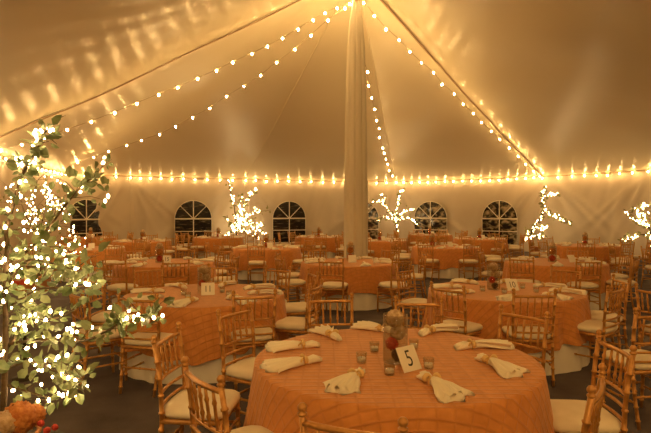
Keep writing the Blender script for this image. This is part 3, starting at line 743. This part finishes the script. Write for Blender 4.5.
# ------------------------------------------------------------------ lit trees
mb = MB(); mb.ball((0, 0, 0), 1, 6, 5, (1, 1, 1.4)); o = mb.build('bulb', 'minibulb'); mini_me = o.data; bpy.data.objects.remove(o)
def smooth_pts(p, k=4):
    out = []
    for i in range(len(p) - 1):
        a, b_, c, d = p[max(i - 1, 0)], p[i], p[i + 1], p[min(i + 2, len(p) - 1)]
        for j in range(k):
            t = j / k; out.append(.5 * ((2 * b_) + (c - a) * t + (2 * a - 5 * b_ + 4 * c - d) * t * t + (3 * b_ - a - 3 * c + d) * t ** 3))
    return out + [p[-1]]
def lit_tree(base, branches, depth, seed, label, cat_label, nb, nl, bulb_r, leaf, jit, twigs=8, trunk_r=.04, leafmat='leaf', pot=True, potm='terra', potr=.2, poth=.35, bd=.35):
    rnd = random.Random(seed); bx, by = base
    e = empty('lit_tree', (bx, by, 0)); tag(e, label, 'tree', 'trees wound with fairy lights')
    B = Vector((bx, by, 0)); mb = MB(); segs = []
    for k, br in enumerate(branches):
        dz = rnd.uniform(-bd, bd)
        pts = [W(px, py, depth + dz * (i / max(1, len(br) - 1)) + (q[0] if q else 0)) for i, (px, py, *q) in enumerate(br)]
        if k == 0: pts = [Vector((bx, by, poth - .1))] + pts
        pts = [p - B for p in smooth_pts(pts)]
        r0 = trunk_r if k == 0 else trunk_r * .5
        mb.tube(pts, [r0 * (1 - .8 * i / len(pts)) for i in range(len(pts))], 7); segs.append(pts)
        for t in range(twigs):
            i = rnd.randrange(len(pts) // 4, len(pts)); p = pts[i]; d = Vector((rnd.uniform(-1, 1), rnd.uniform(-1, 1), rnd.uniform(-.3, 1))).normalized() * rnd.uniform(.5, 1.5) * jit
            tw = [p, p + d * .5 + Vector((0, 0, .02)), p + d]; mb.tube(tw, [r0 * .25, r0 * .18, r0 * .08], 5); segs.append(tw)
    mb.build('trunk', 'bark', e)
    wts = [sum((b2 - a2).length for a2, b2 in zip(q, q[1:])) * (1 if len(q) > 5 else .55) for q in segs]
    def pick():
        s = rnd.choices(segs, wts)[0]
        i = rnd.randrange(len(s) // 6 if s is segs[0] else 0, len(s) - 1)
        return s[i].lerp(s[i + 1], rnd.random()), (s[i + 1] - s[i]).normalized()
    mb = MB()
    for _ in range(nl):
        p, d = pick(); dv = Vector((rnd.gauss(0, 1), rnd.gauss(0, 1), rnd.gauss(0, 1))).normalized()
        c = p + dv * rnd.uniform(.1, .6) * jit * .6; u = dv; v = u.orthogonal().normalized(); v = Matrix.Rotation(rnd.uniform(0, 6.28), 3, u) @ v
        wn_ = u.cross(v); s = leaf * rnd.uniform(.6, 1.3)
        P = [c, c + u * s * .35 + v * s * .42 + wn_ * s * .12, c + u * s * .8 + v * s * .33 + wn_ * s * .1, c + u * s * 1.15, c + u * s * .8 - v * s * .33 + wn_ * s * .1, c + u * s * .35 - v * s * .42 + wn_ * s * .12, c + u * s * .6 - wn_ * s * .04]
        mb.add(P, [(0, 1, 6), (1, 2, 6), (2, 3, 6), (3, 4, 6), (4, 5, 6), (5, 0, 6)])
    mb.build('foliage', leafmat, e, smooth=False)
    wire = []; extra = MB()
    for k in range(nb):
        p, d = pick(); dv = Vector((rnd.gauss(0, 1), rnd.gauss(0, 1), rnd.gauss(0, 1))).normalized()
        p = p + dv * rnd.uniform(.15, .8) * jit * .5; wire.append(p); r = bulb_r * rnd.uniform(.8, 1.25)
        if k < 100:
            o = bpy.data.objects.new('bulb', mini_me); COL.objects.link(o); o.parent = e; o.location = p; o.scale = (r, r, r); o.rotation_euler = (rnd.uniform(-1, 1), rnd.uniform(-1, 1), 0)
        else: extra.ball(p, r, 5, 4, (1, 1, 1.4))
    if extra.v: tag(extra.build('bulb', 'minibulb', e), None, kind='stuff')
    wm = MB()
    for s in segs:
        if len(s) > 5:
            wm.tube([s[i] + Vector((math.cos(i * 1.4), math.sin(i * 1.4), 0)) * max(trunk_r * .6, .012) for i in range(len(s))], .003 if leaf > .05 and depth < 5 else .006, 4)
    wm.build('wire', 'rope', e)
    if pot:
        p = empty('planter', (bx, by, 0)); tag(p, cat_label, 'planter', 'planters of the lit trees')
        mb = MB(); mb.lathe([(potr * .7, 0), (potr * .78, .02), (potr * .95, poth * .7), (potr * 1.05, poth * .9), (potr * 1.08, poth), (potr * .95, poth), (potr * .92, poth - .05)], n=24); mb.build('pot', potm, p)
        mb = MB(); mb.lathe([(.0, poth - .045), (potr * .915, poth - .045), (potr * .5, poth - .03), (.0, poth - .028)], n=16, close=False); mb.build('soil', 'bark', p)
    return e
# the near leafy tree on the left
lit_tree((-1.88, 3.05), [
    [(3, 400), (5, 330), (5, 280), (7, 246), (7, 227), (18, 190), (26, 168), (37, 151), (43, 135), (48, 131)],
    [(5, 300), (9, 268), (37, 242), (66, 205), (85, 183), (101, 175)],
    [(5, 345), (40, 340), (79, 342), (105, 332), (128, 318), (156, 319)],
    [(4, 370), (30, 362), (60, 374), (84, 380)],
    [(5, 310), (35, 290), (70, 288), (95, 284)],
    [(5, 330), (35, 322), (62, 316), (88, 300)],
    [(4, 385), (25, 392), (50, 398), (74, 396)],
    [(5, 290), (25, 262), (45, 262), (75, 270)],
    [(5, 350), (20, 330), (30, 300), (50, 265)]],
    3.05, 3, 'leafy green tree wound with fairy lights, cut by the left picture edge', 'planter at the foot of the leafy lit tree', 170, 800, .0085, .052, .15, twigs=9, trunk_r=.019, poth=.42, potr=.2, bd=.30)
# the dense lit bush behind it
lit_tree(xy(38, 11.3), [[(40, 262), (42, 240), (44, 215), (48, 190)], [(41, 245), (30, 225), (22, 205), (18, 190)], [(42, 240), (58, 225), (68, 212), (60, 200)], [(42, 250), (55, 246), (70, 252), (76, 248)],
    [(42, 235), (35, 215), (34, 195), (38, 180)], [(42, 240), (50, 222), (56, 210), (52, 198)]],
    11.3, 5, 'dense lit bush glowing through the branches of the leafy tree', 'pot under the dense lit bush at left', 190, 110, .014, .09, .42, twigs=8, leafmat='leaf_far', potr=.25, bd=.3)
def far(px, d): return xy(px, d)
FAR = dict(leafmat='leaf_far', trunk_r=.045, bd=.35)
lit_tree(xy(237, 22.9), [[(237, 240), (236, 228), (234.5, 208), (231, 193), (228, 181)], [(237, 226), (240, 218), (247, 201), (256, 188)], [(238, 225), (241, 220), (253, 213), (271, 210)],
    [(238, 226), (249, 224), (257, 230), (269, 235)], [(238, 230), (250, 233), (261, 240)], [(236, 230), (231, 226), (227, 215)], [(237, 232), (232, 232), (226, 236)], [(237, 228), (246, 222), (262, 226)], [(237, 225), (240, 208), (240, 198)]],
    22.9, 11, 'bright branching lit tree before the wall between two left windows', 'pot under the bright branching lit tree', 260, 190, .0155, .13, .24, twigs=5, **FAR)
lit_tree(xy(397, 24.3), [[(397, 238), (396.5, 225), (396.5, 214), (398.5, 200), (400, 191.5), (404, 191)], [(396, 217), (389, 212), (384, 203), (382, 194)], [(385, 205), (379, 201), (371, 203)], [(396, 220), (384, 217), (378, 221)],
    [(397, 217), (405, 211), (414, 209)], [(397, 220), (409, 218), (417, 225)]],
    24.3, 12, 'lit tree with bare forking branches just right of the draped pole', 'pot under the forking lit tree by the pole', 200, 150, .015, .12, .13, twigs=4, **FAR)
lit_tree(xy(535, 20.6), [[(534, 251), (530, 240), (534, 227), (541, 218), (544, 207), (541.5, 195), (544, 190)], [(545, 209), (550, 214), (558, 218), (571, 223)], [(542, 196), (550, 195), (557, 195)], [(532, 236), (540, 237), (547, 236)], [(533, 230), (528, 233), (526, 240)], [(535, 228), (543, 229), (548, 226)]],
    20.6, 13, 'S-shaped lit tree against the wall right of the arched window', 'pot under the S-shaped lit tree', 190, 230, .0145, .12, .15, twigs=4, **FAR)
lit_tree(xy(652, 17.6), [[(652, 250), (652, 238), (648, 226), (640, 223), (632, 218), (624, 209)], [(650, 234), (640, 235), (630, 239), (621, 240)], [(645, 226), (640, 216), (634, 207)], [(648, 228), (645, 218), (643, 208), (644, 203)], [(650, 226), (656, 214), (660, 205)]],
    17.6, 14, 'lit tree half outside the right picture edge', 'pot under the lit tree at the right edge', 170, 150, .014, .11, .15, twigs=4, **FAR)

# flowers at the foot of the near tree, and the terracotta bowl on a stand
for n, (px, py, d, k, s, lab) in enumerate([(18, 419, 2.86, 'rust', 1.5, 'large rust-coloured flower head at the foot of the leafy tree'), (33, 416, 2.92, 'rust', 1.0, 'smaller rust-coloured flower head at the foot of the leafy tree'), (5, 424, 2.80, 'tan', 1.3, 'tan flower head at the bottom left corner'),
                                            (40, 424, 2.86, 'red', .42, 'red berry cluster right of the rust flowers'), (46, 431, 2.78, 'red', .42, 'red berry cluster nearest the bottom edge'), (54, 428, 2.9, 'red', .40, 'red berry cluster farthest right at the tree foot')]):
    p = W(px, py, d); r = {'rust': .06, 'tan': .052, 'red': .042}[k] * s
    item(k, (p.x, p.y, p.z - r), lab, 'flower', 'flowers around the leafy tree', s=s)
e = empty('plant_stand', (-1.72, 2.93, 0)); tag(e, 'low dark stand carrying the flowers at the foot of the leafy tree', 'plant stand')
mb = MB(); mb.lathe([(.0, .385), (.24, .385), (.25, .40), (.25, .41), (.0, .41)], n=28, close=False); mb.build('tray', 'iron', e)
for a in range(3): mb = MB(); mb.tube([(.2 * math.cos(a * 2.1 + 1), .2 * math.sin(a * 2.1 + 1), 0), (.15 * math.cos(a * 2.1 + 1), .15 * math.sin(a * 2.1 + 1), .386)], .01, 7); mb.build('leg', 'iron', e)
bx, by = xy(24, 5.4)
e = empty('plant_stand', (bx, by, 0)); tag(e, 'slim dark stand under the terracotta bowl behind the leafy tree', 'plant stand')
mb = MB(); mb.lathe([(.12, 0), (.12, .015), (.02, .03), (.018, .77), (.1, .78), (.1, .79)], n=16); mb.build('column', 'iron', e)
e = empty('flower_bowl', (bx, by, .79)); tag(e, 'terracotta bowl of red flowers seen through the leafy tree', 'flower bowl')
mb = MB(); mb.lathe([(.05, 0), (.06, .015), (.04, .04), (.09, .09), (.13, .16), (.135, .18), (.12, .18), (.0, .15)], n=24, close=False); mb.build('bowl', 'terra', e)
for n in range(6):
    a = n * 1.05; o = PRO['red'].copy(); COL.objects.link(o); o.location = (bx + .07 * math.cos(a), by + .07 * math.sin(a), .79 + .15); o.scale = (1, 1, 1)
    tag(o, 'red flower in the terracotta bowl, at its %s' % ['right', 'back right', 'back left', 'left', 'front left', 'front right'][n], 'flower', 'red flowers in the terracotta bowl')
